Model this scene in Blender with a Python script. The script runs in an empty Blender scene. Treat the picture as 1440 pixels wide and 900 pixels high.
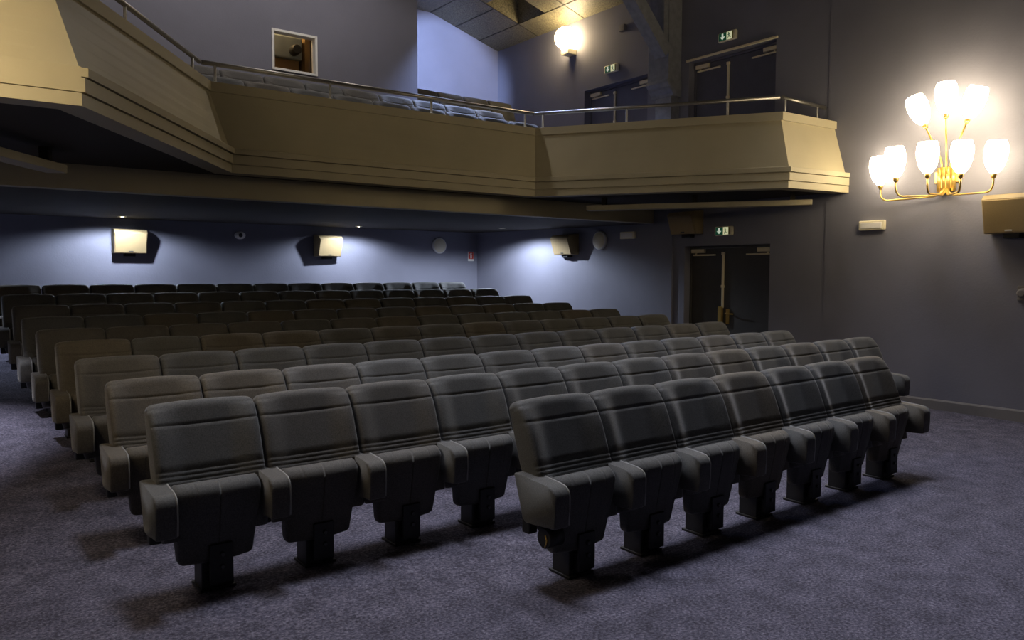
import bpy, bmesh, math, random
from mathutils import Vector, Matrix
random.seed(7)
S = bpy.context.scene
COL = S.collection
PI = math.pi
S.view_settings.view_transform = 'Standard'
S.view_settings.look = 'None'
S.view_settings.gamma = 1.0
S.view_settings.use_curve_mapping = False
S.view_settings.exposure = 0.0

# ------------------------------------------------------------------ helpers
def link(o, parent=None):
    COL.objects.link(o)
    if parent is not None: o.parent = parent
    return o

def tag(o, label=None, cat=None, group=None, kind=None):
    if label: o['label'] = label
    if cat: o['category'] = cat
    if group: o['group'] = group
    if kind: o['kind'] = kind
    return o

def empty(name, loc=(0, 0, 0), rot=(0, 0, 0), parent=None):
    o = bpy.data.objects.new(name, None)
    o.empty_display_size = .1
    o.location = loc; o.rotation_euler = rot
    return link(o, parent)

class MB:
    """collects shapes and links them as ONE mesh object"""
    def __init__(s): s.bm = bmesh.new()
    def add_mesh(s, verts, faces, smooth=False):
        vs = [s.bm.verts.new(v) for v in verts]
        for f in faces:
            try:
                fc = s.bm.faces.new([vs[i] for i in f]); fc.smooth = smooth
            except ValueError: pass
        return vs
    def box(s, x0, x1, y0, y1, z0, z1, bev=0, seg=2, mat=None, smooth=False):
        r = bmesh.ops.create_cube(s.bm, size=1)
        vs = r['verts']
        bmesh.ops.scale(s.bm, verts=vs, vec=(x1-x0, y1-y0, z1-z0))
        bmesh.ops.translate(s.bm, verts=vs, vec=((x0+x1)/2, (y0+y1)/2, (z0+z1)/2))
        if bev > 0:
            es = list({e for v in vs for e in v.link_edges})
            rb = bmesh.ops.bevel(s.bm, geom=es, offset=bev, segments=seg, affect='EDGES', profile=.5)
            vs = list({v for f in rb['faces'] for v in f.verts} | {v for v in vs if v.is_valid})
            if smooth:
                for f in {f for v in vs for f in v.link_faces}: f.smooth = True
        if mat is not None: bmesh.ops.transform(s.bm, matrix=mat, verts=vs)
        return s
    def prism(s, pts, axis, a, b, bev=0, seg=2, mat=None):
        """pts: polygon in the two remaining axes, extruded along axis from a to b"""
        def mk(p, t):
            if axis == 'x': return (t, p[0], p[1])
            if axis == 'y': return (p[0], t, p[1])
            return (p[0], p[1], t)
        n = len(pts)
        v = [mk(p, a) for p in pts] + [mk(p, b) for p in pts]
        fs = [list(range(n)), list(range(2*n-1, n-1, -1))]
        fs += [[i, (i+1) % n, n+(i+1) % n, n+i] for i in range(n)]
        vs = s.add_mesh(v, fs)
        if bev > 0:
            es = list({e for q in vs for e in q.link_edges})
            rb = bmesh.ops.bevel(s.bm, geom=es, offset=bev, segments=seg, affect='EDGES', profile=.5)
            vs = list({q for f in rb['faces'] for q in f.verts} | {q for q in vs if q.is_valid})
            for f in {f for q in vs for f in q.link_faces}: f.smooth = True
        if mat is not None: bmesh.ops.transform(s.bm, matrix=mat, verts=vs)
        return s
    def tube(s, pts, r, n=10, cap=True):
        P = [Vector(p) for p in pts]
        rr = r if isinstance(r, (list, tuple)) else [r]*len(P)
        rings = []; up = None
        for i, p in enumerate(P):
            if i == 0: t = P[1]-P[0]
            elif i == len(P)-1: t = P[-1]-P[-2]
            else: t = (P[i+1]-P[i]).normalized() + (P[i]-P[i-1]).normalized()
            t.normalize()
            if up is None:
                up = Vector((0, 0, 1)) if abs(t.z) < .9 else Vector((1, 0, 0))
            a = t.cross(up)
            if a.length < 1e-5: a = t.cross(Vector((0, 1, 0)))
            a.normalize(); b = a.cross(t).normalized(); up = b
            rings.append([s.bm.verts.new(p + rr[i]*(math.cos(2*PI*k/n)*a + math.sin(2*PI*k/n)*b)) for k in range(n)])
        for A, B in zip(rings, rings[1:]):
            for k in range(n):
                f = s.bm.faces.new([A[k], A[(k+1) % n], B[(k+1) % n], B[k]]); f.smooth = True
        if cap:
            s.bm.faces.new(rings[0][::-1]); s.bm.faces.new(rings[-1])
        return s
    def lathe(s, prof, n=20, mat=None, cap0=True, cap1=True):
        """prof: (r, z) list turned about z"""
        rings = []
        for r, z in prof:
            rings.append([s.bm.verts.new((r*math.cos(2*PI*k/n), r*math.sin(2*PI*k/n), z)) for k in range(n)])
        for A, B in zip(rings, rings[1:]):
            for k in range(n):
                f = s.bm.faces.new([A[k], A[(k+1) % n], B[(k+1) % n], B[k]]); f.smooth = True
        if cap0: s.bm.faces.new(rings[0][::-1])
        if cap1: s.bm.faces.new(rings[-1])
        if mat is not None:
            bmesh.ops.transform(s.bm, matrix=mat, verts=[v for R in rings for v in R])
        return s
    def loft(s, rings, cap=True, smooth=True):
        R = [[s.bm.verts.new(p) for p in ring] for ring in rings]
        n = len(R[0])
        for A, B in zip(R, R[1:]):
            for k in range(n):
                f = s.bm.faces.new([A[k], A[(k+1) % n], B[(k+1) % n], B[k]]); f.smooth = smooth
        if cap:
            f = s.bm.faces.new(R[0][::-1]); f.smooth = smooth
            f = s.bm.faces.new(R[-1]); f.smooth = smooth
        return s
    def build(s, name, mat, parent=None, loc=None, sharp=None):
        bmesh.ops.recalc_face_normals(s.bm, faces=s.bm.faces[:])
        me = bpy.data.meshes.new(name)
        s.bm.to_mesh(me); s.bm.free()
        if sharp:
            try: me.set_sharp_from_angle(angle=math.radians(sharp))
            except Exception: pass
        me.materials.append(mat)
        o = bpy.data.objects.new(name, me)
        if loc: o.location = loc
        return link(o, parent)

def children(o): return [c for c in bpy.data.objects if c.parent is o]
KIDS = {}
def kids(o):
    if o.name not in KIDS: KIDS[o.name] = [c.name for c in COL.objects if c.parent is o]
    return [bpy.data.objects[n] for n in KIDS[o.name]]
def copy_tree(o, parent=None, color=None):
    c = o.copy(); COL.objects.link(c)
    if parent is not None: c.parent = parent
    if color: c.color = color
    for ch in kids(o): copy_tree(ch, c, color)
    return c

# ------------------------------------------------------------------ materials
def material(name, base, rough=.6, metal=0, emis=None, estr=0, noise=0, nscale=60, bump=0, bscale=200, spec=.5, sheen=0, objcol=False, noise_detail=4):
    m = bpy.data.materials.new(name); m.use_nodes = True
    nt = m.node_tree; b = nt.nodes['Principled BSDF']
    b.inputs['Roughness'].default_value = rough
    b.inputs['Metallic'].default_value = metal
    b.inputs['Specular IOR Level'].default_value = spec
    b.inputs['Base Color'].default_value = (*base, 1)
    tc = nt.nodes.new('ShaderNodeTexCoord')
    if noise > 0 or objcol:
        mix = nt.nodes.new('ShaderNodeMix'); mix.data_type = 'RGBA'; mix.blend_type = 'MULTIPLY'
        mix.inputs['Factor'].default_value = 1
        mix.inputs['A'].default_value = (*base, 1); mix.inputs['B'].default_value = (1, 1, 1, 1)
        last = mix
        if noise > 0:
            n = nt.nodes.new('ShaderNodeTexNoise'); n.inputs['Scale'].default_value = nscale; n.inputs['Detail'].default_value = noise_detail
            nt.links.new(tc.outputs['Object'], n.inputs['Vector'])
            mr = nt.nodes.new('ShaderNodeMapRange')
            mr.inputs['From Min'].default_value = .3; mr.inputs['From Max'].default_value = .7
            mr.inputs['To Min'].default_value = 1-noise; mr.inputs['To Max'].default_value = 1+noise
            nt.links.new(n.outputs['Fac'], mr.inputs['Value'])
            nt.links.new(mr.outputs['Result'], mix.inputs['B'])
        if objcol:
            oi = nt.nodes.new('ShaderNodeObjectInfo')
            m2 = nt.nodes.new('ShaderNodeMix'); m2.data_type = 'RGBA'; m2.blend_type = 'MULTIPLY'; m2.inputs['Factor'].default_value = 1
            nt.links.new(mix.outputs['Result'], m2.inputs['A']); nt.links.new(oi.outputs['Color'], m2.inputs['B'])
            last = m2
        nt.links.new(last.outputs['Result'], b.inputs['Base Color'])
    if bump > 0:
        n = nt.nodes.new('ShaderNodeTexNoise'); n.inputs['Scale'].default_value = bscale; n.inputs['Detail'].default_value = 3
        nt.links.new(tc.outputs['Object'], n.inputs['Vector'])
        bp = nt.nodes.new('ShaderNodeBump'); bp.inputs['Strength'].default_value = bump; bp.inputs['Distance'].default_value = .01
        nt.links.new(n.outputs['Fac'], bp.inputs['Height']); nt.links.new(bp.outputs['Normal'], b.inputs['Normal'])
    if sheen:
        b.inputs['Sheen Weight'].default_value = sheen; b.inputs['Sheen Roughness'].default_value = .35
    if emis:
        b.inputs['Emission Color'].default_value = (*emis, 1); b.inputs['Emission Strength'].default_value = estr
    return m

FABRIC = material('seat_fabric', (.064, .0635, .0625), rough=.75, noise=.35, nscale=160, bump=.25, bscale=420, spec=.45, sheen=.25, objcol=True)
PIPING = material('piping_fabric', (.21, .21, .205), rough=.5)
PEDESTAL = material('black_steel', (.010, .010, .011), rough=.5, spec=.4, noise=.15, nscale=30)
BOLT = material('dull_bolt', (.05, .05, .05), rough=.4, metal=.6)
WALL = material('blue_grey_wall_paint', (.178, .178, .218), rough=.7, noise=.07, nscale=1.3, bump=.14, bscale=45, spec=.25)
FASCIA = material('beige_balcony_paint', (.42, .37, .245), rough=.55, noise=.05, nscale=2.0, bump=.03, bscale=60, spec=.4)
DARKW = material('dark_hall_paint', (.09, .088, .10), rough=.7, noise=.06, nscale=2)
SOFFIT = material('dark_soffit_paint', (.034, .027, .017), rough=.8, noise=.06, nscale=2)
BASEB = material('grey_baseboard', (.17, .16, .16), rough=.55, noise=.06, nscale=5)
STEEL = material('brushed_handrail_steel', (.27, .255, .23), rough=.38, metal=.85, noise=.06, nscale=40)
POSTW = material('pale_post_metal', (.6, .59, .56), rough=.45, metal=.3)
BRASS = material('polished_brass', (.72, .50, .15), rough=.3, metal=.75, noise=.05, nscale=20)
SPK = material('tan_speaker_cloth', (.30, .215, .10), rough=.8, noise=.12, nscale=300, bump=.1, bscale=600)
SPKB = material('tan_speaker_box', (.30, .225, .11), rough=.6, noise=.05, nscale=10)
BADGE = material('pale_badge', (.7, .68, .6), rough=.4)
DARKP = material('dark_plastic', (.03, .03, .03), rough=.5)
DOORM = material('dark_door_paint', (.055, .052, .05), rough=.55, noise=.08, nscale=6)
DOORU = material('blue_grey_door_paint', (.10, .10, .13), rough=.55, noise=.08, nscale=6)
CLOSER = material('cream_door_closer', (.78, .68, .46), rough=.45)
CREAM = material('cream_plastic', (.72, .66, .48), rough=.45)
WHITE = material('off_white_paint', (.72, .70, .66), rough=.5, noise=.04, nscale=8)
GREEN = material('exit_green', (.01, .09, .045), rough=.4, emis=(.01, .10, .05), estr=.25)
PALEG = material('pale_sign_panel', (.6, .66, .5), rough=.4, emis=(.85, .85, .5), estr=.5)
SIGNW = material('sign_white', (.75, .78, .7), rough=.4, emis=(.85, .95, .75), estr=.45)
OLIVE = material('sign_olive', (.25, .24, .05), rough=.4)
RED = material('sign_red', (.55, .05, .03), rough=.45)
TIMBER = material('painted_grey_timber', (.23, .235, .255), rough=.6, noise=.15, nscale=12)
PROJ = material('projector_grey', (.26, .31, .33), rough=.5)
BOOTHW = material('brown_booth_wall', (.26, .17, .07), rough=.7, noise=.2, nscale=4)

# carpet
def carpet():
    m = bpy.data.materials.new('speckled_carpet'); m.use_nodes = True
    nt = m.node_tree; b = nt.nodes['Principled BSDF']
    tc = nt.nodes.new('ShaderNodeTexCoord')
    n1 = nt.nodes.new('ShaderNodeTexNoise'); n1.inputs['Scale'].default_value = 62; n1.inputs['Detail'].default_value = 6; n1.inputs['Roughness'].default_value = .75
    n2 = nt.nodes.new('ShaderNodeTexNoise'); n2.inputs['Scale'].default_value = 6; n2.inputs['Detail'].default_value = 5
    for n in (n1, n2): nt.links.new(tc.outputs['Object'], n.inputs['Vector'])
    r1 = nt.nodes.new('ShaderNodeValToRGB')
    e = r1.color_ramp.elements
    e[0].position = .34; e[0].color = (.022, .021, .030, 1)
    e[1].position = .68; e[1].color = (.19, .18, .222, 1)
    x = r1.color_ramp.elements.new(.5); x.color = (.075, .07, .098, 1)
    nt.links.new(n1.outputs['Fac'], r1.inputs['Fac'])
    mr = nt.nodes.new('ShaderNodeMapRange'); mr.inputs['From Min'].default_value = .3; mr.inputs['From Max'].default_value = .7
    mr.inputs['To Min'].default_value = .72; mr.inputs['To Max'].default_value = 1.28
    nt.links.new(n2.outputs['Fac'], mr.inputs['Value'])
    mx = nt.nodes.new('ShaderNodeMix'); mx.data_type = 'RGBA'; mx.blend_type = 'MULTIPLY'; mx.inputs['Factor'].default_value = 1
    nt.links.new(r1.outputs['Color'], mx.inputs['A']); nt.links.new(mr.outputs['Result'], mx.inputs['B'])
    nt.links.new(mx.outputs['Result'], b.inputs['Base Color'])
    bp = nt.nodes.new('ShaderNodeBump'); bp.inputs['Strength'].default_value = .5; bp.inputs['Distance'].default_value = .012
    nt.links.new(n1.outputs['Fac'], bp.inputs['Height']); nt.links.new(bp.outputs['Normal'], b.inputs['Normal'])
    b.inputs['Roughness'].default_value = .95; b.inputs['Specular IOR Level'].default_value = .15
    return m
CARPET = carpet()

def tile_mat():
    m = bpy.data.materials.new('wood_wool_ceiling_tile'); m.use_nodes = True
    nt = m.node_tree; b = nt.nodes['Principled BSDF']
    tc = nt.nodes.new('ShaderNodeTexCoord')
    n = nt.nodes.new('ShaderNodeTexNoise'); n.inputs['Scale'].default_value = 38; n.inputs['Detail'].default_value = 6; n.inputs['Roughness'].default_value = .8
    nt.links.new(tc.outputs['Object'], n.inputs['Vector'])
    r = nt.nodes.new('ShaderNodeValToRGB')
    r.color_ramp.elements[0].position = .36; r.color_ramp.elements[0].color = (.05, .045, .03, 1)
    r.color_ramp.elements[1].position = .62; r.color_ramp.elements[1].color = (.26, .235, .15, 1)
    nt.links.new(n.outputs['Fac'], r.inputs['Fac']); nt.links.new(r.outputs['Color'], b.inputs['Base Color'])
    bp = nt.nodes.new('ShaderNodeBump'); bp.inputs['Strength'].default_value = .4; bp.inputs['Distance'].default_value = .01
    nt.links.new(n.outputs['Fac'], bp.inputs['Height']); nt.links.new(bp.outputs['Normal'], b.inputs['Normal'])
    b.inputs['Roughness'].default_value = .42
    return m
TILE = tile_mat()
TILEGAP = material('ceiling_tile_grid', (.05, .045, .03), rough=.5)

def glass():
    m = bpy.data.materials.new('window_glass'); m.use_nodes = True
    nt = m.node_tree
    for n in list(nt.nodes):
        if n.type != 'OUTPUT_MATERIAL': nt.nodes.remove(n)
    out = [n for n in nt.nodes if n.type == 'OUTPUT_MATERIAL'][0]
    t = nt.nodes.new('ShaderNodeBsdfTransparent'); g = nt.nodes.new('ShaderNodeBsdfGlossy'); g.inputs['Roughness'].default_value = .02
    f = nt.nodes.new('ShaderNodeFresnel'); f.inputs['IOR'].default_value = 1.45
    mx = nt.nodes.new('ShaderNodeMixShader')
    nt.links.new(f.outputs[0], mx.inputs[0]); nt.links.new(t.outputs[0], mx.inputs[1]); nt.links.new(g.outputs[0], mx.inputs[2])
    nt.links.new(mx.outputs[0], out.inputs[0])
    return m
GLASS = glass()
WARM = (1.0, .70, .36)
COOL = (.72, .82, 1.0)
SHADE = material('lit_opal_glass_shade', (.8, .75, .65), rough=.3, emis=(1.0, .82, .54), estr=20)
SHADE_DIM = material('lit_opal_glass_shade_dim', (.8, .75, .65), rough=.3, emis=(1.0, .82, .54), estr=20)
GLOBE = material('lit_opal_globe', (.8, .75, .65), rough=.3, emis=(1.0, .76, .42), estr=36)
LENS = material('lit_downlight_lens', (.8, .8, .8), rough=.3, emis=(1.0, .85, .55), estr=30)

# ------------------------------------------------------------------ layout numbers (metres; camera at the origin, floor z = 0)
XR = 9.53       # right wall
XL = -.95       # left wall
YB = 13.795     # back wall under the balcony
YU = 13.04      # back wall of the upper level
W = .55         # seat pitch
ROWS = [  # left edge x, seam y at the back's top, floor height, seats
    ('front', 2.472, 3.300, .000, 7),
    ('A', .854, 4.260, .013, 13), ('B', .831, 5.232, .025, 13), ('C', .790, 6.126, .080, 13),
    ('D', .782, 7.073, .131, 13), ('E', .735, 7.944, .175, 13), ('F', .710, 8.943, .233, 13),
    ('G', .708, 9.912, .316, 13), ('H', .673, 10.803, .413, 13), ('I', .631, 11.753, .512, 13)]

# ------------------------------------------------------------------ floor
ks = [(-4.5, 0), (3.0, 0)] + [(r[2]-.30, r[3]) for r in ROWS[1:]] + [(13.95, .60)]
mb = MB()
v = []; fcs = []
xs = [XL-.12, XR+.3]
for y, z in ks: v += [(xs[0], y, z), (xs[1], y, z)]
n = len(ks)
for i in range(n-1): fcs.append([2*i, 2*i+1, 2*i+3, 2*i+2])
for y, z in ks: v += [(xs[0], y, -.25), (xs[1], y, -.25)]
o2 = 2*n
for i in range(n-1):
    fcs.append([o2+2*i+2, o2+2*i+3, o2+2*i+1, o2+2*i])
    fcs.append([2*i, 2*i+2, o2+2*i+2, o2+2*i]); fcs.append([2*i+1, o2+2*i+1, o2+2*i+3, 2*i+3])
fcs.append([0, o2, o2+1, 1]); fcs.append([2*n-2, 2*n-1, o2+2*n-1, o2+2*n-2])
mb.add_mesh(v, fcs)
tag(mb.build('floor', CARPET), 'dark purple grey speckled carpet floor rising gently to the back wall', 'floor', kind='structure')
def floor_z(y):
    for (a, za), (b, zb) in zip(ks, ks[1:]):
        if a <= y <= b: return za+(zb-za)*(y-a)/(b-a)
    return 0

# ------------------------------------------------------------------ walls
def wall_with_holes(plane_lo, plane_hi, a0, a1, z0, z1, holes, axis):
    """slab between plane_lo..plane_hi on `axis`, a along the other horizontal axis, rectangular holes (a0,a1,z0,z1)"""
    mb = MB()
    A = sorted({a0, a1} | {h[0] for h in holes} | {h[1] for h in holes})
    Zs = sorted({z0, z1} | {h[2] for h in holes} | {h[3] for h in holes})
    for i in range(len(A)-1):
        run = None
        for j in range(len(Zs)-1):
            ca, cz = (A[i]+A[i+1])/2, (Zs[j]+Zs[j+1])/2
            solid = not any(h[0] < ca < h[1] and h[2] < cz < h[3] for h in holes)
            if solid:
                run = (run[0], Zs[j+1]) if run else (Zs[j], Zs[j+1])
            if run and (not solid or j == len(Zs)-2):
                if axis == 'x': mb.box(plane_lo, plane_hi, A[i], A[i+1], run[0], run[1])
                else: mb.box(A[i], A[i+1], plane_lo, plane_hi, run[0], run[1])
                run = None
    return mb
DOORS = {1: (6.497, 8.04, .10, 2.05), 2: (6.469, 8.014, 2.86, 4.892), 3: (8.872, 10.40, 2.86, 4.892)}
mb = wall_with_holes(XR, XR+.30, 5.66, 14.1, -.1, 9.0, [DOORS[1], DOORS[2], DOORS[3]], 'x')
mb.box(XR-.006, XR+.30, -4.5, 5.66, -.1, 9.0)
tag(mb.build('wall_right', WALL), 'tall dark blue grey plastered right wall carrying the brass wall lamp', 'wall', kind='structure')
mb = MB(); mb.box(XL-.12, XR+.3, YB, YB+.2, -.1, 3.0)
tag(mb.build('wall_back', WALL), 'blue grey back wall under the balcony behind the last row', 'wall', kind='structure')
mb = MB(); mb.box(XL-.12, XL, -4.5, 14.0, -.1, 8.7)
tag(mb.build('wall_left', WALL), 'left side wall just outside the picture', 'wall', kind='structure')
mb = MB(); mb.box(XL-.12, XR+.3, -4.7, -4.5, -.1, 9.0)
tag(mb.build('wall_front', DARKW), 'dark stage end wall behind the viewpoint', 'wall', kind='structure')
mb = MB(); mb.box(XL-.12, XR+.3, -4.7, 8.6, 8.6, 8.75); mb.box(XL-.12, XR+.3, 8.5, 8.65, 6.6, 8.75)
tag(mb.build('ceiling_stalls', DARKW), 'high dark ceiling over the stalls above the picture', 'ceiling', kind='structure')
mb = MB(); mb.box(6.0, XR, YU, YU+.2, 2.9, 6.9)
tag(mb.build('wall_upper_back', WALL), 'pale blue lit back wall in the corner of the upper level', 'wall', kind='structure')
# shallow pilaster beside the lower door and baseboard
mb = MB(); mb.box(XR-.03, XR+.01, 8.275, 8.71, .2, 2.44)
tag(mb.build('trim_1', WALL), 'shallow wall pilaster left of the lower double door', 'trim', kind='structure')
mb = MB(); mb.prism([(XR-.012, -.02), (XR-.034, -.02), (XR-.034, .118), (XR-.026, .137), (XR-.012, .137)], 'y', -4.4, 5.655)
mb.prism([(XR, -.02), (XR-.034, -.02), (XR-.034, .118), (XR-.026, .137), (XR, .137)], 'y', 5.655, 6.49)
tag(mb.build('baseboard_right', BASEB), 'grey brown skirting board along the foot of the right wall', 'baseboard', kind='structure')

# ------------------------------------------------------------------ doors in the right wall
def door(num, mat, label, rod, lever):
    y0, y1, z0, z1 = DOORS[num]
    xf = XR+.16
    seam = y0 + (y1-y0)*.59
    root = tag(empty('door_%d' % num, (xf, (y0+y1)/2, z0)), label, 'door', kind='structure')
    L = lambda mb: mb
    def b(name, mat_, parent, *boxes, bev=.003):
        mb = MB()
        for q in boxes:
            mb.box(q[0]-xf, q[1]-xf, q[2]-(y0+y1)/2, q[3]-(y0+y1)/2, q[4]-z0, q[5]-z0, bev=bev, seg=1)
        return mb.build(name, mat_, parent)
    b('door_frame', mat, root, (xf-.03, xf+.05, y0, y0+.03, z0, z1), (xf-.03, xf+.05, y1-.03, y1, z0, z1), (xf-.03, xf+.05, y0+.03, y1-.03, z1-.035, z1))
    b('door_leaf', mat, root, (xf, xf+.045, y0+.032, seam-.002, z0+.005, z1-.037))
    b('door_leaf', mat, root, (xf, xf+.045, seam+.002, y1-.032, z0+.005, z1-.037))
    for (ya, yb, sgn) in ((y0+.04, y0+.29, 1), (y1-.29, y1-.04, -1)):
        c = b('door_closer', CLOSER, root, (xf-.055, xf-.001, ya, yb, z1-.105, z1-.045), bev=.006)
        if sgn > 0: b('closer_arm', CLOSER, c, (xf-.04, xf-.01, ya+.02, ya+.45, z1-.15, z1-.128), (xf-.035, xf-.015, ya+.07, ya+.09, z1-.13, z1-.1))
        else: b('closer_arm', CLOSER, c, (xf-.04, xf-.01, yb-.45, yb-.02, z1-.15, z1-.128), (xf-.035, xf-.015, yb-.09, yb-.07, z1-.13, z1-.1))
    if rod:
        r = b('panic_rod', CREAM if not lever else CLOSER, root, (xf-.03, xf-.001, seam-.016, seam+.018, z0+(1.0 if lever else .01), z1-.10), bev=.005)
        b('rod_guide', CLOSER, r, (xf-.035, xf-.001, seam-.024, seam+.026, z1-.64, z1-.60), (xf-.035, xf-.001, seam-.024, seam+.026, z1-.14, z1-.10))
    if lever:
        lk = b('lock_case', BRASS, root, (xf-.05, xf-.001, seam-.01, seam+.07, .84, 1.12), bev=.012)
        hp = b('handle_plate', BRASS, root, (xf-.012, xf-.001, seam-.12, seam-.06, .86, 1.09), bev=.008)
        mb = MB(); cx, cy, cz = xf, (y0+y1)/2, z0
        mb.tube([(-.01, seam-.09-cy, 1.02-cz), (-.06, seam-.09-cy, 1.02-cz), (-.065, seam-.11-cy, 1.02-cz), (-.065, seam-.23-cy, 1.015-cz)], .011, 8)
        mb.build('lever_handle', BRASS, hp)
    return root
door(1, DOORM, 'dark double door with brass lock and lever handle below the balcony', True, True)
door(2, DOORU, 'upper double door under the exit sign nearest the brass wall lamp', True, False)
door(3, DOORU, 'upper double door half hidden behind the grey timber post', True, False)
mb = MB(); mb.box(XR-.035, XR, 6.44, 8.05, 4.895, 4.925, bev=.004)
tag(mb.build('trim_2', CLOSER), 'thin wooden head trim over the upper double door nearest the brass lamp', 'trim', kind='structure')

# ------------------------------------------------------------------ exit signs
def exit_sign(yc, zc, label, rotx=0):
    root = tag(empty('exit_sign', (XR, yc, zc)), label, 'exit sign', group='green emergency exit signs on the right wall')
    mb = MB(); mb.box(-.055, 0, -.165, .165, -.07, .07, bev=.025, seg=3, smooth=True); mb.build('housing', CREAM, root)
    # seen from the room, +y is to the left
    mb = MB(); mb.box(-.0585, -.054, .0, .135, -.055, .055, bev=.002, seg=1); g = mb.build('arrow_panel', GREEN, root)
    mb = MB(); mb.prism([(.055, .045), (.082, .045), (.082, .0), (.112, .0), (.0685, -.045), (.025, .0), (.055, .0)], 'x', -.0605, -.058); mb.build('down_arrow', SIGNW, g)
    mb = MB(); mb.box(-.0585, -.054, -.095, -.002, -.055, .055, bev=.002, seg=1); p = mb.build('figure_panel', PALEG, root)
    mb = MB()   # running figure
    def limb(a, b, w):
        a, b = Vector(a), Vector(b); d = (b-a).normalized(); nrm = Vector((-d.y, d.x))*w/2
        mb.prism([tuple(a+nrm), tuple(b+nrm), tuple(b-nrm), tuple(a-nrm)], 'x', -.061, -.058)
    hy, hz = -.040, .037
    mb.prism([(hy+.009*math.cos(t*PI/5), hz+.009*math.sin(t*PI/5)) for t in range(10)], 'x', -.061, -.058)
    limb((-.042, .026), (-.048, -.008), .016); limb((-.044, .022), (-.024, .008), .007); limb((-.044, .022), (-.066, .010), .007)
    limb((-.047, -.008), (-.030, -.026), .009); limb((-.030, -.026), (-.034, -.046), .008); limb((-.049, -.008), (-.062, -.026), .009); limb((-.062, -.026), (-.078, -.030), .008)
    mb.build('running_figure', GREEN, p)
    mb = MB(); mb.box(-.0585, -.054, -.122, -.098, -.055, .055, bev=.002, seg=1); mb.build('door_symbol', OLIVE, root)
    return root
exit_sign(7.272, 2.26, 'green exit sign with down arrow over the lower double door')
exit_sign(7.275, 5.11, 'green exit sign high over the upper door nearest the brass lamp')
exit_sign(9.683, 5.137, 'green exit sign over the upper door behind the timber post')

# ------------------------------------------------------------------ seats
def ring_back(w, t, front, groove, cz, cy, tilt, bol, flat=1.0, rc=.03, ug=None, gd=0):
    """one rounded-rectangle ring; u along x, d is depth (front = -y)"""
    pts = []
    N = 22
    us = [-w+rc+(2*(w-rc))*i/N for i in range(N+1)]
    if ug:
        for g in ug:
            if abs(g)+.006 < w-rc: us += [g-.006, g, g+.006]
            else: us += [0, 0, 0]
        us = sorted(us)
    def fr(u):
        s = abs(u)/w
        q = max(0, min(1, (s-.38)/.56)); d = -t/2 - bol*q*q*(3-2*q)*flat + groove
        if ug:
            for g in ug:
                if abs(u-g) < .001: d += gd
        return d
    for u in us: pts.append((u, fr(u)))
    e = fr(w-rc)
    for k in range(1, 5):
        a = -PI/2 + k*(PI/2)/5
        pts.append((w-rc+rc*math.cos(a), e+rc+rc*math.sin(a)))
    for k in range(0, 5):
        a = k*(PI/2)/5
        pts.append((w-rc+rc*math.cos(a), t/2-rc*.6+rc*.6*math.sin(a)))
    for i in range(0, 5): pts.append(((w-rc)*(1-i/2), t/2))
    for k in range(1, 6):
        a = PI/2 + k*(PI/2)/5
        pts.append((-w+rc+rc*math.cos(a), t/2-rc*.6+rc*.6*math.sin(a)))
    for k in range(0, 5):
        a = PI + k*(PI/2)/5
        pts.append((-w+rc+rc*math.cos(a), e+rc+rc*math.sin(a)))
    return pts

def backrest_mesh():
    mb = MB(); rings = []
    ZT, ZB = .946, .285
    w0, t0, r = .270, .085, .038
    hs = [ZB, ZB+.012, .36, .42, .47]
    for c in (.505, .53, .555, .578, .60): hs += [c-.0045, c, c+.0045]
    hs += [.64, .68, .72, .76, .80, .8165, .82, .8235, .84, .86, .88, .895, ZT-r]
    creases = {.505, .53, .555, .578, .60, .82}
    def put(h, w, t, g, bolf):
        lean = -.035 - (ZT-h)*.335 - .03*((ZT-h)/.65)**2
        ring = ring_back(w, t, 0, g, h, 0, 0, .050*bolf)
        # slight crown along the ring so that the top edge bows
        return [(u, lean+d, h - (.012*(u/w0)**2 if h > .9 else 0) - d*.30) for u, d in ring]
    for h in sorted(hs):
        g = .0032 if any(abs(h-c) < 1e-6 for c in creases) else 0
        bolf = min(1, max(.15, (h-.3)/.15))*(1 if h < .74 else .30+.70*math.cos(min(1, (h-.74)/.17)*PI/2))
        w = w0 if h > .34 else w0-.012*(.34-h)/.04
        rings.append(put(h, w, t0+.012*math.sin((h-.3)/.65*PI), g, bolf))
    for k in range(1, 7):
        a = k*(PI/2)/6
        s = math.cos(a)
        rings.append(put(ZT-r+r*math.sin(a), w0-.03*(1-s), max(.012, t0-2*r*.95*(1-s)), 0, .30*s))
    mb.loft(rings)
    return mb

def cushion_mesh():
    mb = MB(); rings = []
    ZT, ZB = .572, .150
    ug = [-.115, 0, .115]
    r = .062
    def put(h, w, t, yc, gd=0):
        ring = ring_back(w, t, 0, 0, h, 0, 0, -.02, rc=min(.03, t*.3), ug=ug, gd=gd)
        return [(u, yc+d, h) for u, d in ring]
    for k in range(0, 5):
        a = k*(PI/2)/4
        rings.append(put(ZB+.035*(1-math.cos(a)), .160+.028*math.sin(a), .05+.05*math.sin(a), -.268-.004*math.sin(a), 0))
    for h in (.22, .26, .30, .34, .38, .42, .46):
        f = (h-.185)/.30
        rings.append(put(h, .188+.024*min(1, f*1.1), .10+.05*f, -.272-.032*f, .003*max(0, f)))
    for k in range(0, 8):
        a = k*(PI/2)/7
        rings.append(put(ZT-r+r*math.sin(a), .214-.022*(1-math.cos(a)), max(.012, .15-2*.068*(1-math.cos(a))), -.304, .004))
    mb.loft(rings)
    return mb

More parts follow.
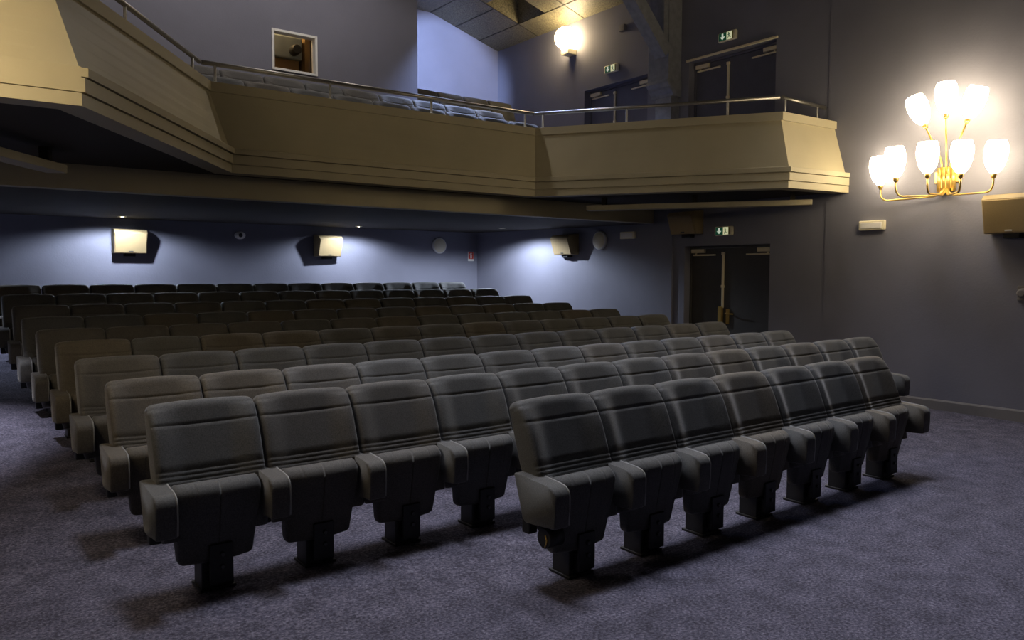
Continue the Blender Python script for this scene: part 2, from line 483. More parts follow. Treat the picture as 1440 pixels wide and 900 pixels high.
ARM = [(-.125, .580), (-.20, .580), (-.40, .566), (-.432, .560), (-.456, .543), (-.468, .515), (-.466, .44), (-.462, .356), (-.30, .345), (-.225, .335), (-.20, .36)]
def armrest_mesh(): return MB().prism(ARM, 'x', -.050, .050, bev=.012, seg=3)
def piping_mesh():
    mb = MB()
    path = [(-.21, .5765), (-.39, .563), (-.428, .556), (-.450, .540), (-.4605, .514), (-.459, .44), (-.455, .365)]
    for sx in (1,): mb.tube([(sx*.0485, y-.004, z+.002) for y, z in path], .0048, 6)
    return mb

def armrest(root, x, clip=False):
    a = armrest_mesh().build('armrest', FABRIC, root, loc=(x, 0, 0))
    piping_mesh().build('piping', PIPING, a)
    mb = MB(); mb.box(-.030, .030, -.235, -.175, .27, .365, bev=.008)
    mb.build('bracket', PEDESTAL, a)
    return a

def make_seat(right_arm=False, clip=False):
    root = empty('cinema_seat')
    backrest_mesh().build('backrest', FABRIC, root)
    cushion_mesh().build('seat_cushion', FABRIC, root)
    armrest(root, -W/2)
    if right_arm: armrest(root, W/2)
    mb = MB()
    mb.box(-.19, .19, -.285, -.215, .255, .335, bev=.01)
    mb.tube([(-W/2, -.215, .30), (W/2, -.215, .30)], .018, 8)
    mb.build('seat_frame', PEDESTAL, root)
    mb = MB()
    mb.box(-.080, .080, -.300, -.160, .012, .27, bev=.006)
    mb.box(-.090, .090, -.310, -.140, .0, .016, bev=.004)
    p = mb.build('pedestal', PEDESTAL, root)
    mb = MB(); mb.box(-.052, .062, -.348, -.332, .045, .250, bev=.004); mb.box(-.045, .055, -.334, -.295, .05, .14); f = mb.build('fixing_plate', PEDESTAL, root)
    for z in (.130, .195):
        mb = MB(); mb.lathe([(.0, 0), (.013, 0), (.013, .006), (.009, .010)], 10, Matrix.Translation((0.01, -.348, z)) @ Matrix.Rotation(PI/2, 4, 'X'), cap0=False)
        mb.build('bolt', BOLT, f)
    if clip:
        mb = MB(); mb.tube([(-.27, -.315, .265), (-.17, -.315, .265)], [.052, .052], 14)
        h = mb.build('hinge_drum', PEDESTAL, root)
        mb = MB(); mb.tube([(-.272, -.330, .285), (-.276, -.345, .265), (-.272, -.335, .240), (-.270, -.325, .225)], .004, 6)
        mb.build('brass_clip', BRASS, h)
    return root

PROTO = {}
def seat(kind):
    return PROTO[kind]
ORD = ['', 'first', 'second', 'third', 'fourth', 'fifth', 'sixth', 'seventh', 'eighth', 'ninth', 'tenth', 'eleventh', 'twelfth', 'thirteenth']
used = {}
def tint():
    r = random.random()
    if r < .12: return (1.18, 1.02, .80, 1)
    if r < .3: return (1.08, 1.0, .90, 1)
    b = random.uniform(.92, 1.08)
    return (b, b*1.0, b*.98, 1)
def paint(o, c):
    o.color = c
    for k in kids(o): paint(k, c)
def place(kind, x, y, z, label, group):
    col = tint()
    if kind not in used:
        o = make_seat(*{'mid': (False, False), 'end': (True, False), 'clip': (False, True)}[kind]); used[kind] = o
        c = o; paint(o, col)
    else:
        c = copy_tree(used[kind], None, col)
    c.location = (x, y, z)
    tag(c, label, 'cinema seat', group)
    return c
def nth(i, n, rowname):
    if i == n//2 and n % 2: return 'dark grey cinema seat in the middle of %s' % rowname
    if i < n/2: side, k = 'left', i+1
    else: side, k = 'right', n-i
    if k == 1: return 'dark grey cinema seat at the %s end of %s' % (side, rowname)
    return 'dark grey cinema seat, %s from the %s end of %s' % (ORD[k], side, rowname)
RN = {'front': 'the short front row', 'A': 'the second row from the front', 'B': 'the third row from the front', 'C': 'the fourth row from the front',
      'D': 'the fifth row from the front', 'E': 'the sixth row from the front', 'F': 'the fourth row from the back', 'G': 'the third row from the back',
      'H': 'the second row from the back', 'I': 'the very back row'}
RG = {'front': 'front'}
for nm, x0, y0, fz, n in ROWS:
    for i in range(n):
        kind = 'end' if i == n-1 else ('clip' if (nm == 'front' and i == 0) else 'mid')
        place(kind, x0+W*(i+.5), y0, fz, nth(i, n, RN[nm]), 'cinema seats of ' + RN[nm])
# balcony seats
BAL = [('the front balcony row', 2.458, 9.20, 2.91, 9), ('the second balcony row', 2.440, 10.07, 3.222, 9), ('the blue wall balcony row', 6.736, 11.90, 3.885, 4)]
for nm, x0, y0, fz, n in BAL:
    for i in range(n):
        place('end' if i == n-1 else 'mid', x0+W*(i+.5), y0, fz, nth(i, n, nm), 'seats of ' + nm)

# ------------------------------------------------------------------ balcony
PC = [(XL, 5.88), (.70, 5.86), (2.42, 8.36), (6.70, 8.30), (8.42, 5.60), (XR, 5.535)]     # coping, front
PT = [(XL, 5.89), (.695, 5.885), (2.405, 8.385), (6.715, 8.325), (8.43, 5.63), (XR, 5.56)]
PB = [(XL, 5.72), (.826, 5.68), (2.575, 8.30), (6.676, 8.26), (8.415, 5.50), (XR, 5.40)]
M1 = [(XL, 5.66), (.865, 5.61), (2.61, 8.24), (6.644, 8.22), (8.40, 5.46), (XR, 5.335)]
BB = [(XL, 5.60), (.815, 5.55), (2.585, 8.27), (6.657, 8.25), (8.40, 5.49), (XR, 5.345)]
M2 = [((a[0]*.5+b[0]*.5), (a[1]*.5+b[1]*.5)) for a, b in zip(M1, BB)]
def inset(P, d):
    """path moved towards the audience side (back) by d"""
    out = []
    for i, p in enumerate(P):
        ns = []
        for a, b in ((i-1, i), (i, i+1)):
            if a >= 0 and b < len(P):
                t = Vector((P[b][0]-P[a][0], P[b][1]-P[a][1])).normalized(); ns.append(Vector((-t.y, t.x)))
        if len(ns) == 2:
            m = (ns[0]+ns[1]).normalized(); k = d/max(.3, m.dot(ns[0]))
        else: m = ns[0]; k = d
        out.append((p[0]+m.x*k, p[1]+m.y*k))
    out[0] = (XL, out[0][1]); out[-1] = (XR, out[-1][1])
    return out
def sweep(name, mat, parent, prof, bev=0):
    """prof: list of (path, z) going round the section"""
    mb = MB(); rings = []
    for k in range(6): rings.append([(pth[k][0], pth[k][1], z) for pth, z in prof])
    mb.loft(rings, cap=True, smooth=False)
    if bev:
        es = [e for e in mb.bm.edges if e.is_manifold and len(e.link_faces) == 2 and e.calc_face_angle(0) > .5]
        bmesh.ops.bevel(mb.bm, geom=es, offset=bev, segments=2, affect='EDGES', profile=.5)
    return mb.build(name, mat, parent)
def rel(o, root): return o
bal = tag(empty('balcony', (0, 0, 0)), 'beige balcony with sloped parapet wrapping round above the stalls', 'balcony', kind='structure')
IN = inset(PC, .20)
sweep('coping', FASCIA, bal, [(PC, 3.51), (PC, 3.609), (inset(PC, .24), 3.609), (inset(PC, .24), 3.51)], bev=.006)
# curved parapet panel
def lerp(P, Q, t): return [(a[0]+(b[0]-a[0])*t, a[1]+(b[1]-a[1])*t) for a, b in zip(P, Q)]
prof = []
for k in range(7):
    t = k/6; s = t
    prof.append((lerp(PT, PB, max(0, min(1, s))), 3.51 - .58*t))
prof += [(inset(PB, .12), 2.93), (IN, 3.0), (IN, 3.51)]
sweep('parapet_panel', FASCIA, bal, prof)
sweep('moulding', FASCIA, bal, [(M1, 2.868), (M1, 2.925), (lerp(M1, PB, .8), 2.935), (inset(M1, .2), 2.935), (inset(M1, .2), 2.868)], bev=.004)
sweep('moulding', FASCIA, bal, [(M2, 2.765), (M2, 2.856), (inset(M2, .2), 2.856), (inset(M2, .2), 2.765)], bev=.004)
sweep('moulding', FASCIA, bal, [(BB, 2.672), (BB, 2.752), (inset(BB, .2), 2.752), (inset(BB, .2), 2.672)], bev=.004)
G = inset(M2, .03)
sweep('moulding_core', FASCIA, bal, [(G, 2.70), (G, 2.93), (inset(G, .16), 2.93), (inset(G, .16), 2.70)])
# soffit of the wings and the deep dark soffit behind the beam
def poly_slab(name, mat, parent, pts, z0, z1):
    mb = MB(); mb.prism(pts, 'z', z0, z1); return mb.build(name, mat, parent)
SO = inset(BB, .05)
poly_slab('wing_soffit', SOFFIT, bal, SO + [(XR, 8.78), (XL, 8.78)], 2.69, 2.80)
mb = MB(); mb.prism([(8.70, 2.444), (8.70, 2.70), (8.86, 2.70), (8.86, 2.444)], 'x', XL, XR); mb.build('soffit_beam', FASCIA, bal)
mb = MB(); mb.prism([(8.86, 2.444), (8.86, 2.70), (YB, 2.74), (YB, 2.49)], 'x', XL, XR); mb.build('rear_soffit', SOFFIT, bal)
IN2 = inset(PC, .21)
poly_slab('wing_floor', CARPET, bal, IN2 + [(XR, 9.0), (XL, 9.0)], 2.801, 2.86)
for y0, y1, z in ((8.60, 9.42, 2.91), (9.42, 10.30, 3.222), (10.30, 11.2, 3.53), (11.2, YU, 3.885)):
    mb = MB(); mb.box(2.3 if y1 < 11 else 6.0, 7.55, y0, y1, z-.35 if z > 3 else 2.80, z)
    mb.build('seating_tier', CARPET, bal)
mb = MB(); mb.box(7.55, XR, 9.0, 11.2, 2.801, 2.86); mb.box(7.55, XR, 11.2, YU, 2.801, 3.885); mb.build('side_landing', CARPET, bal)

# hanging trunking under both balcony wings
def trunk(a, b, z0, z1, label):
    root = tag(empty('cable_trunking', ((a[0]+b[0])/2, (a[1]+b[1])/2, z0)), label, 'trunking', group='trunking under the balcony wings')
    A, B = Vector(a), Vector(b); d = (B-A); Ln = d.length; ang = math.atan2(d.y, d.x)
    R = Matrix.Rotation(ang, 4, 'Z')
    mb = MB(); mb.box(-Ln/2, Ln/2, -.09, .09, 0, z1-z0, bev=.004, mat=R); mb.build('channel', FASCIA, root)
    for t in (-.42, 0, .42):
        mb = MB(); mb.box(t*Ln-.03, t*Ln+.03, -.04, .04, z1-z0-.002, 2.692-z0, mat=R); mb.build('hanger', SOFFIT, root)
trunk((7.55, 8.15), (9.20, 5.66), 2.515, 2.585, 'long narrow beige trunking hanging under the right balcony wing')
trunk((.94, 7.85), (-.30, 5.95), 2.495, 2.565, 'short beige trunking hanging under the left balcony wing')

# handrail
hr = tag(empty('handrail', (4.6, 8.3, 3.609)), 'slim metal handrail on short posts along the balcony coping', 'handrail')
def hl(p): return (p[0]-4.6, p[1]-8.3, p[2]-3.609)
HP = [(.55, 5.95), (2.335, 8.44), (6.70, 8.36), (8.46, 5.66), (9.47, 5.66)]
HP = [(.66, 5.98), (2.32, 8.40), (6.70, 8.33), (8.47, 5.66), (9.48, 5.67)]
for a, b in zip(HP, HP[1:]):
    A, B = Vector((*a, 3.80)), Vector((*b, 3.80)); d = (B-A).normalized()
    mb = MB(); mb.tube([hl(A+d*.015), hl(B-d*.015)], .024, 10); mb.build('rail', STEEL, hr)
def post(seg, t):
    a, b = HP[seg], HP[seg+1]; x, y = a[0]+(b[0]-a[0])*t, a[1]+(b[1]-a[1])*t
    mb = MB(); mb.tube([hl((x, y, 3.600)), hl((x, y, 3.79))], .014, 8); mb.lathe([(.03, 0), (.03, .006), (.016, .012)], 10, Matrix.Translation(hl((x, y, 3.607))))
    mb.build('post', POSTW, hr)
for s, t in ((0, .1), (0, .42), (0, .93), (1, .035), (1, .325), (1, .63), (1, .965), (2, .04), (2, .40), (2, .80), (3, .08), (3, .80)): post(s, t)

# ------------------------------------------------------------------ upper level: projection booth, ceiling
YBO = 11.0
WIN = (4.035, 4.720, 4.530, 5.110)
mb = wall_with_holes(YBO, YBO+.12, XL, 6.43, 2.86, 6.60, [WIN], 'y')
mb.box(6.31, 6.43, YBO+.12, YU, 2.86, 6.60)
tag(mb.build('wall_booth', WALL), 'grey front wall of the projection booth above the balcony seats', 'wall', kind='structure')
win = tag(empty('window_1', ((WIN[0]+WIN[1])/2, YBO, WIN[2])), 'small square projection booth window with pale frame', 'window', kind='structure')
def wl(x, y, z): return (x-(WIN[0]+WIN[1])/2, y-YBO, z-WIN[2])
mb = MB(); fw = .035
for q in ((WIN[0], WIN[0]+fw, WIN[2], WIN[3]), (WIN[1]-fw, WIN[1], WIN[2], WIN[3]), (WIN[0]+fw, WIN[1]-fw, WIN[3]-fw, WIN[3]), (WIN[0]+fw, WIN[1]-fw, WIN[2], WIN[2]+fw)):
    mb.box(q[0]-(WIN[0]+WIN[1])/2, q[1]-(WIN[0]+WIN[1])/2, -.02, .12, q[2]-WIN[2], q[3]-WIN[2], bev=.004)
mb.build('window_frame', WHITE, win)
mb = MB(); mb.box(WIN[0]+fw-(WIN[0]+WIN[1])/2, WIN[1]-fw-(WIN[0]+WIN[1])/2, .085, .089, fw, WIN[3]-WIN[2]-fw); mb.build('window_pane', GLASS, win)
for nm, lab, cat, q in (('wall_booth_rear', 'brown rear wall inside the projection booth', 'wall', (WIN[0]-.6, WIN[1]+1.2, YU-.05, YU, 3.84, 6.3)),
                   ('wall_booth_side', 'brown partition inside the projection booth right of the projector', 'wall', (WIN[1]+.02, WIN[1]+.10, YBO+.5, YU-.05, 3.84, 5.75)),
                   ('ceiling_booth', 'brown ceiling inside the projection booth', 'ceiling', (WIN[0]-.6, WIN[1]+1.2, YBO+.13, YU, 5.75, 5.85)),
                   ('wall_booth_left', 'brown left wall inside the projection booth', 'wall', (WIN[0]-.6, WIN[0]-.5, YBO+.13, YU, 3.84, 5.75)),
                   ('floor_booth', 'floor inside the projection booth', 'floor', (WIN[0]-.6, WIN[1]+1.2, YBO+.13, YU, 3.70, 3.84))):
    mb = MB(); mb.box(*q); tag(mb.build(nm, BOOTHW), lab, cat, kind='structure')
pj = tag(empty('projector', (4.55, 11.75, 3.84)), 'pale blue grey film projector standing inside the booth window', 'projector')
mb = MB(); mb.box(-.42, .15, -.25, .45, 1.03, 1.36, bev=.02); mb.build('body', PROJ, pj)
mb = MB(); mb.lathe([(.06, 0), (.075, .02), (.075, .16), (.06, .18)], 14, Matrix.Translation((.0, -.245, 1.14)) @ Matrix.Rotation(PI/2, 4, 'X')); mb.build('lens', DARKP, pj)
mb = MB(); mb.box(-.42, .12, -.18, .42, .0, 1.03, bev=.01); mb.build('stand', BOOTHW, pj)

def cz(x): return 6.645 if x <= 7.92 else 6.645 - (x-7.92)*(6.645-6.18)/(XR-7.92)
# upper ceiling: flat part, sloped part with a rectangular skylight shaft
CF = (8.30, 9.06, 10.96, 11.735)   # shaft x0,x1,y0,y1
mb = MB(); TH = .05
def slab(x0, x1, y0, y1, h=0):
    mb.add_mesh([(x0, y0, cz(x0)), (x1, y0, cz(x1)), (x1, y1, cz(x1)), (x0, y1, cz(x0)), (x0, y0, cz(x0)+TH), (x1, y0, cz(x1)+TH), (x1, y1, cz(x1)+TH), (x0, y1, cz(x0)+TH)],
                [[0, 1, 2, 3], [7, 6, 5, 4], [0, 4, 5, 1], [1, 5, 6, 2], [2, 6, 7, 3], [3, 7, 4, 0]])
YC0 = 8.6
GX = [7.92, 8.30, 9.06, XR]; GY = [YC0, 9.9, 10.42, CF[2], CF[3], 12.35, YU]
slab(XL, 7.92, YC0, YU+.2)
for a, b in zip(GX, GX[1:]):
    for c, d in zip([YC0, CF[2], CF[3], YU], [CF[2], CF[3], YU]):
        if (a, b) == (CF[0], CF[1]) and (c, d) == (CF[2], CF[3]): continue
        slab(a, b, c, d)
# shaft sides
x0, x1, y0, y1 = CF; zt = 7.25; ins = .12
P8 = [(x0, y0, cz(x0)), (x1, y0, cz(x1)), (x1, y1, cz(x1)), (x0, y1, cz(x0)), (x0+ins, y0+ins, zt), (x1-ins, y0+ins, zt), (x1-ins, y1-ins, zt), (x0+ins, y1-ins, zt)]
mb.add_mesh(P8, [[0, 1, 5, 4], [1, 2, 6, 5], [2, 3, 7, 6], [3, 0, 4, 7], [4, 5, 6, 7]])
tag(mb.build('ceiling', TILE), 'speckled tiled ceiling sloping down over the upper level', 'ceiling', kind='structure')
mb = MB()
def strip(p, q, w=.011):
    p, q = Vector(p), Vector(q); d = (q-p); Ln = d.length
    m = Matrix.Translation((p+q)/2) @ d.to_track_quat('X', 'Z').to_matrix().to_4x4()
    mb.box(-Ln/2, Ln/2, -w, w, -.006, .004, mat=m)
for x in (7.92, 8.49, 9.06): strip((x, YC0, cz(x)), (x, CF[2] if x == 8.49 else YU, cz(x)), .010)
strip((8.49, CF[3], cz(8.49)), (8.49, YU, cz(8.49)))
for y in (9.13, 10.43, CF[3]): strip((7.92, y, cz(7.92)), (XR, y, cz(XR)))
tag(mb.build('trim_3', TILEGAP), 'thin seam strips between the upper ceiling tiles', 'trim', kind='structure')

# timber post and braces of the roof truss
pt = tag(empty('roof_post', (XR, 8.38, 3.60)), 'grey timber roof post with moulded corbel and slanting brace', 'post')
def pl(x, y, z): return (x-XR, y-8.38, z-3.60)
mb = MB(); mb.box(-.30, 0, 8.165-8.38, 8.60-8.38, 1.03, 4.6, bev=.008); mb.build('upper_shaft', TIMBER, pt)
mb = MB(); mb.box(-.19, 0, 8.20-8.38, 8.53-8.38, -.75, .80, bev=.006); mb.build('lower_shaft', TIMBER, pt)
mb = MB()
mb.prism([(0, 1.03), (-.33, 1.03), (-.33, .985), (-.30, .94), (-.27, .93), (-.27, .90), (-.245, .87), (-.20, .83), (-.20, .79), (0, .79)], 'y', 8.155-8.38, 8.60-8.38, bev=.004)
mb.build('corbel', TIMBER, pt)
def beam(name, a, b, w, h):
    a, b = Vector(pl(*a)), Vector(pl(*b)); d = b-a
    m = Matrix.Translation((a+b)/2) @ d.to_track_quat('X', 'Y').to_matrix().to_4x4()
    mb = MB(); mb.box(-d.length/2, d.length/2, -w/2, w/2, -h/2, h/2, bev=.006, mat=m); return mb.build(name, TIMBER, pt)
beam('brace', (9.11, 8.16, 4.98), (7.22, 8.16, 6.90), .20, .22)
beam('strut', (9.18, 8.25, 5.22), (9.20, 8.25, 7.0), .10, .14)
mb = MB(); mb.box(XR-.07, XR, 9.36, 9.48, 5.70, 5.81, bev=.01)
tag(mb.build('detector_box', CREAM if False else BASEB), 'small grey wall box high beside the timber brace', 'detector')

# ------------------------------------------------------------------ brass sconces
def sconce(loc, mirror, label, glow):
    root = tag(empty('wall_lamp', loc, (0, 0, PI if mirror else 0)), label, 'wall lamp', group='brass wall lamps with glass shades')
    # local: wall at x=0, room towards -x
    mb = MB()
    for k in range(4): mb.tube([(-.035-.006*(k % 2), -.078+.052*k, -.15), (-.035-.006*(k % 2), -.078+.052*k, .13)], .024, 10)
    mb.box(-.045, 0, -.10, .10, -.12, .12, bev=.01); mb.box(-.03, 0, -.135, .135, -.05, .09, bev=.006)
    mb.build('backplate', BRASS, root)
    def shade(p, axis):
        a = Vector(axis).normalized()
        m = Matrix.Translation(p) @ a.to_track_quat('Z', 'X').to_matrix().to_4x4()
        mb = MB()
        mb.lathe([(.024, -.185), (.05, -.165), (.088, -.105), (.110, -.02), (.116, .05), (.108, .12), (.092, .165), (.084, .168), (.076, .158)], 16, m, cap1=True)
        s_ = mb.build('glass_shade', glow, root)
        mb = MB(); mb.lathe([(.014, -.235), (.024, -.225), (.030, -.19), (.026, -.18)], 12, m); mb.build('socket', BRASS, root)
        return Vector(p) - a*.23
    cz_ = .16
    for ang, r, dz in ((8, .74, .0), (60, .64, .02), (97, .64, .02), (126, .66, .0), (158, .66, .0)):
        t = math.radians(ang); dx, dy = -math.sin(t), math.cos(t)
        c = Vector((-.05+dx*r, dy*r, cz_+dz))
        e = shade(c, (dx*.08, dy*.08, 1))
        zb = -.205
        pts = [(-.045, dy*.03, -.12), (-.05+dx*.03, dy*.05, -.165)]
        pts += [(-.05+dx*.12, dy*.12, zb+.005)]
        R_ = .085
        re = r-.018
        pts += [(-.05+dx*(re-R_), dy*(re-R_), zb-.01)]
        for k in range(1, 5):
            a = k*(PI/2)/4
            pts.append((-.05+dx*(re-R_+R_*math.sin(a)), dy*(re-R_+R_*math.sin(a)), zb-.01+R_*(1-math.cos(a))))
        pts.append(tuple(e))
        mb = MB(); mb.tube(pts, .011, 8); mb.build('arm', BRASS, root)
    for dy, dz, ax in ((.20, .78, (-.1, .36, 1)), (-.09, .875, (-.05, 0, 1)), (-.385, .775, (-.1, -.36, 1))):
        c = Vector((-.32 if abs(dy) < .1 else -.33, dy, dz))
        e = shade(c, ax)
        y0 = .05*(1 if dy > .1 else (-1 if dy < -.1 else 0))
        pts = [(-.05, y0, .0), (-.05, y0, .16), tuple(Vector((-.05, y0, .20)).lerp(e, .06)), tuple(e)]
        mb = MB(); mb.tube(pts, .011, 8); mb.build('arm', BRASS, root)
    return root
sconce((XR-.012, 4.13, 2.735), False, 'large brass wall lamp with eight glowing tulip shades on right wall', SHADE)
sconce((XL, 4.45, 2.735), True, 'matching brass wall lamp on the left wall outside the picture', SHADE_DIM)

# globe lamp
gl = tag(empty('globe_lamp', (XR, 10.72, 5.62)), 'glowing round globe lamp on the upper wall near ceiling', 'wall lamp')
mb = MB(); mb.box(-.20, 0, -.10, .10, -.04, .05, bev=.006); mb.build('bracket', CREAM, gl)
prof = [(.08, .05)] + [(.20*math.cos(a), .25+.20*math.sin(a)) for a in [(-1.15+i*(1.57+1.15)/10) for i in range(10)]] + [(.001, .45)]
mb = MB(); mb.lathe(prof, 20, Matrix.Translation((-.18, 0, 0))); mb.build('globe', GLOBE, gl)

# ------------------------------------------------------------------ speakers
def speaker(loc, rz, label, w=.48, h=.38, d=.28, tilt=.10, group='tan surround speakers', box=True):
    """local: wall at y=0, front towards -y; front leans so that the foot is nearer the wall"""
    root = tag(empty('wall_speaker', loc, (0, 0, rz)), label, 'speaker', group=group)
    db = d-tilt
    body = [(0, .0), (-.06, -.0), (-db+.012, -.0), (-d+.012, h-.05), (-d+.07, h), (0, h+.02)]
    mb = MB(); mb.prism(body, 'x', -w/2, w/2, bev=.006); mb.build('cabinet', SPKB, root)
    # grille slab on the leaning front
    a = Vector((0, -db+.012, .006)); b = Vector((0, -d+.012, h-.056)); L = (b-a).length; ang = math.atan2(b.y-a.y, b.z-a.z)
    m = Matrix.Translation((a+b)/2) @ Matrix.Rotation(-ang, 4, 'X')
    mb = MB(); mb.box(-w/2+.012, w/2-.012, -.014, .004, -L/2+.004, L/2-.004, bev=.005, mat=m); g = mb.build('grille', SPK, root)
    mb = MB(); mb.box(-.035, .035, -.018, -.012, -L/2+.02, -L/2+.036, mat=m); mb.build('badge', BADGE if not box else DARKP, g)
    mb = MB(); mb.box(-.08, .08, -.12, .0, -.05, .02, bev=.004); mb.build('bracket', PEDESTAL, root)
    return root
speaker((2.63, YB, 1.93), 0, 'tan wall speaker on the back wall, left of the two')
speaker((6.03, YB, 1.93), .06, 'tan wall speaker on the back wall, right of the two')
R90 = -PI/2
speaker((XR, 10.77, 1.965), R90, 'tan wall speaker right of the bright light patch under balcony', w=.50, h=.36)
speaker((XR, 7.93, 2.235), R90, 'tan wall speaker under balcony beside the lower exit sign', w=.50, h=.34)
speaker((XR-.012, 3.40, 2.07), R90, 'tan wall speaker below the brass wall lamp at right edge', w=.50, h=.42, d=.30, box=False)

# ------------------------------------------------------------------ small wall fittings
def emergency(y, z, label):
    root = tag(empty('emergency_light', (XR, y, z)), label, 'emergency light', group='oblong emergency lights on the right wall')
    mb = MB(); mb.box(-.06, 0, -.165, .165, -.06, .06, bev=.012); mb.build('housing', CREAM, root)
    mb = MB(); mb.box(-.068, -.058, -.135, .135, -.038, .035, bev=.006); mb.build('diffuser', WHITE, root)
emergency(5.006, 2.235, 'oblong cream emergency light below left of the brass wall lamp')
emergency(9.25, 2.27, 'oblong cream emergency light beside the round disc under the balcony')
def disc(loc, rot, label, r):
    root = tag(empty('round_wall_light', loc, rot), label, 'wall light', group='round pale wall lights')
    mb = MB(); mb.lathe([(r, 0), (r, .03), (r*.97, .045), (r*.9, .05)], 28, Matrix.Rotation(PI/2, 4, 'X')); mb.build('rim', WHITE, root)
    mb = MB(); mb.lathe([(r*.9, .045), (r*.75, .065), (r*.45, .082), (.01, .09)], 28, Matrix.Rotation(PI/2, 4, 'X'), cap0=False); mb.build('diffuser', CREAM, root)
disc((8.554, YB, 2.19), (0, 0, 0), 'round pale disc light on the back wall', .165)
disc((XR, 9.945, 2.205), (0, 0, R90), 'round pale disc light on right wall under the balcony', .165)
al = tag(empty('alarm_sounder', (4.43, YB+.006, 2.28)), 'small oval grey alarm sounder between the two back wall speakers', 'alarm')
mb = MB(); mb.lathe([(.095, 0), (.095, .03), (.075, .05), (.045, .055)], 20, Matrix.Scale(.72, 4, (0, 0, 1)) @ Matrix.Rotation(PI/2, 4, 'X')); mb.build('casing', WHITE, al)
mb = MB(); mb.lathe([(.036, .05), (.036, .064), (.02, .068)], 14, Matrix.Rotation(PI/2, 4, 'X')); mb.build('sounder_hole', DARKP, al)
fs = tag(empty('fire_sign', (9.362, YB, 1.98)), 'small red and white fire extinguisher sign near back corner', 'sign')
mb = MB(); mb.box(-.075, .075, -.008, 0, -.10, .10, bev=.002, seg=1); mb.build('plate', WHITE, fs)
mb = MB(); mb.box(-.065, .065, -.011, -.007, -.055, .092); rp = mb.build('red_panel', RED, fs)
mb = MB(); mb.prism([(-.018, -.04), (.02, -.04), (.02, .03), (.012, .045), (.012, .06), (.03, .066), (.03, .074), (-.02, .07), (-.035, .04), (-.028, .038), (-.012, .058), (-.012, .045), (-.018, .03)], 'y', -.0125, -.010); mb.build('extinguisher_symbol', WHITE, rp)
kn = tag(empty('wall_bumper', (XR-.012, 3.30, 1.42)), 'small rounded grey fitting on right wall at picture edge', 'fitting')
mb = MB(); mb.lathe([(.05, 0), (.055, .02), (.05, .06), (.03, .08)], 16, Matrix.Rotation(-PI/2, 4, 'Y')); mb.build('cap', BASEB, kn)
mb = MB(); mb.box(-.012, 0, -.06, .06, -.08, .08, bev=.004); mb.build('plate', BASEB, kn)

# downlights under the balcony
def soffit_z(y): return 2.444+(y-8.86)*(2.49-2.444)/(YB-8.86)
def downlight(x, y, z, label, power, size=150, blend=.5, color=COOL, aim=(0, 0, -1), fixture_group='downlights under the balcony', deep=False, soft=.03):
    root = tag(empty('downlight', (x, y, z)), label, 'downlight', group=fixture_group)
    mb = MB(); mb.lathe([(.045, .02), (.062, .0), (.066, -.008), (.05, -.014), (.04, -.006)], 18, cap0=False, cap1=False); mb.build('trim_ring', CLOSER, root)
    dz = .02 if deep else 0
    mb = MB(); mb.lathe([(.001, dz-.002), (.022, dz-.012), (.03, dz-.004), (.042, dz)], 14, cap0=False, cap1=False); mb.build('lamp_lens', LENS, root)
    l = bpy.data.lights.new('downlight_lamp', 'SPOT'); l.energy = power; l.color = color; l.spot_size = math.radians(size); l.spot_blend = blend; l.shadow_soft_size = soft
    lo = bpy.data.objects.new('lamp_beam', l); lo.location = (0, 0, -.03)
    lo.rotation_euler = Vector(aim).to_track_quat('-Z', 'Y').to_euler()
    link(lo, root)
yd = 13.08
downlight(2.42, yd, soffit_z(yd), 'small lit downlight above the left back wall speaker', 165, size=165, blend=.35)
downlight(6.38, yd, soffit_z(yd), 'small lit downlight above the right back wall speaker', 165, size=165, blend=.35)
downlight(8.62, 11.65, soffit_z(11.65), 'downlight washing the right wall under the balcony', 300, size=165, blend=.35, deep=True)
downlight(-.25, 12.2, soffit_z(12.2), 'guessed downlight added over the left aisle outside the picture', 170, size=120, deep=True)  # guessed lamp added to brighten the left aisle and the row ends
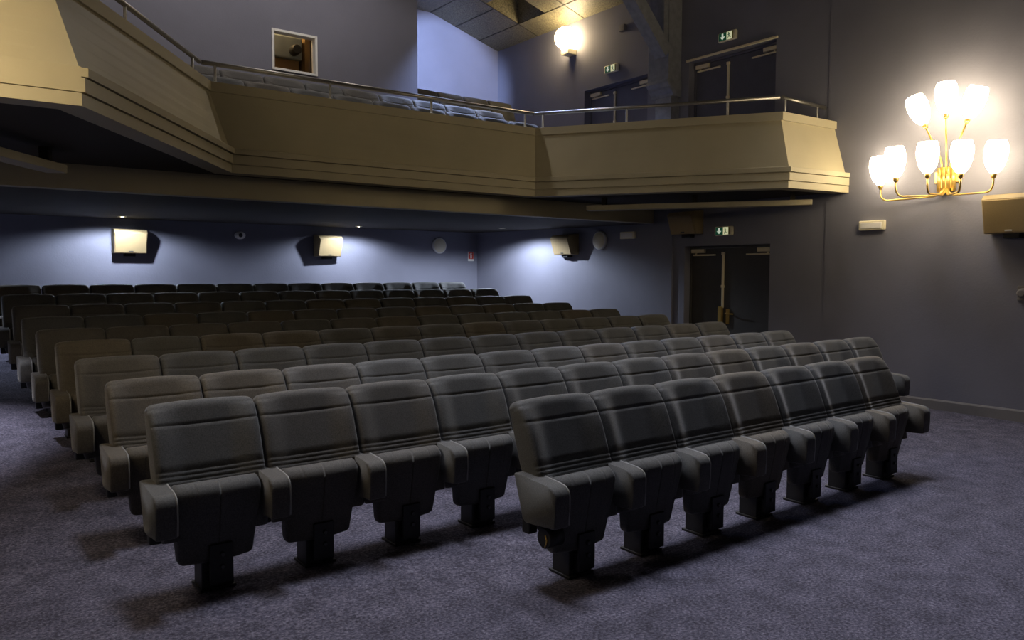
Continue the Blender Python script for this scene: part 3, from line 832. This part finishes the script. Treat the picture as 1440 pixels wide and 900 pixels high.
# added upper level lamps, none of them in view
downlight(6.2, 9.6, 6.64, 'unseen spot lamp added to light the blue upper wall', 2600, size=39, blend=.55, color=(.46, .59, 1.0), aim=(1.98, 3.5, -1.2), fixture_group='added upper level downlights', soft=.05)  # unseen spot, cone shaped to keep its blue light off the right wall
for x in (2.4, 4.6):
    downlight(x, 9.2, 6.64, 'unseen downlight added over the left balcony seats to brighten the booth wall', 105, size=150, blend=.4, color=(1.0, .93, .90), aim=(0, .25, -1), fixture_group='added upper level downlights', soft=.06)  # added to brighten the booth wall and the seats below
downlight(7.2, 10.6, 6.64, 'unseen downlight added to light the right balcony seats', 1300, size=88, blend=.7, color=(.46, .59, 1.0), aim=(.02, -.22, -1), fixture_group='added upper level downlights')  # unseen lamp put in for the blue light on these seats
l = bpy.data.lights.new('booth_fill_light', 'POINT'); l.energy = 30; l.color = (1, .7, .35); l.shadow_soft_size = .1  # unseen point light added to brighten the booth interior
lo = bpy.data.objects.new('booth_fill_light', l); lo.location = (4.1, 11.5, 5.6); link(lo)
tag(lo, 'unseen warm light added to brighten the inside of the projection booth', 'lamp')

for x, pw in ((2.4, 2700), (4.8, 1900), (7.0, 1900)):  # guessed lamps added to light the front carpet and seat tops from above
    downlight(x, 5.2, 8.59, 'guessed house light added high over the stalls above the picture', pw, size=64, blend=.8, color=(.84, .87, 1.0), aim=(0, -2.9, -8.5), fixture_group='added house lights over the stalls', soft=.9)
for y in (6.2, 8.2):  # added lamps that brighten the carpet of the left aisle
    downlight(-.25, y, 2.69, 'downlight added under the left balcony wing to brighten the aisle, outside the picture', 420, size=66, blend=.7, color=(.88, .88, 1.0), deep=True)

# ------------------------------------------------------------------ world and camera
w = bpy.data.worlds.new('World'); S.world = w; w.use_nodes = True
bg = w.node_tree.nodes['Background']; bg.inputs['Color'].default_value = (.78, .84, 1.0, 1); bg.inputs['Strength'].default_value = .10

F = 1080.7363; yaw, pitch, roll = [math.radians(a) for a in (37.235807, -3.518171, -.129406)]
cy_, sy_, cp_, sp_ = math.cos(yaw), math.sin(yaw), math.cos(pitch), math.sin(pitch)
fw_ = Vector((sy_*cp_, cy_*cp_, sp_)); rt = Vector((cy_, -sy_, 0)); dn = -rt.cross(fw_)
r2 = rt*math.cos(roll)+dn*math.sin(roll); d2 = -rt*math.sin(roll)+dn*math.cos(roll)
cam = bpy.data.cameras.new('camera'); cam.sensor_width = 36; cam.sensor_fit = 'HORIZONTAL'; cam.lens = F*36/1440; cam.clip_start = .05; cam.clip_end = 100
co = bpy.data.objects.new('camera', cam); link(co)
m = Matrix.Identity(4)
for i in range(3):
    m[i][0] = r2[i]; m[i][1] = -d2[i]; m[i][2] = -fw_[i]
m[0][3], m[1][3], m[2][3] = 0, 0, 1.63
co.matrix_world = m
S.camera = co
S.cycles.use_denoising = True
S.cycles.max_bounces = 6
S.cycles.diffuse_bounces = 4
S.cycles.sample_clamp_indirect = 6
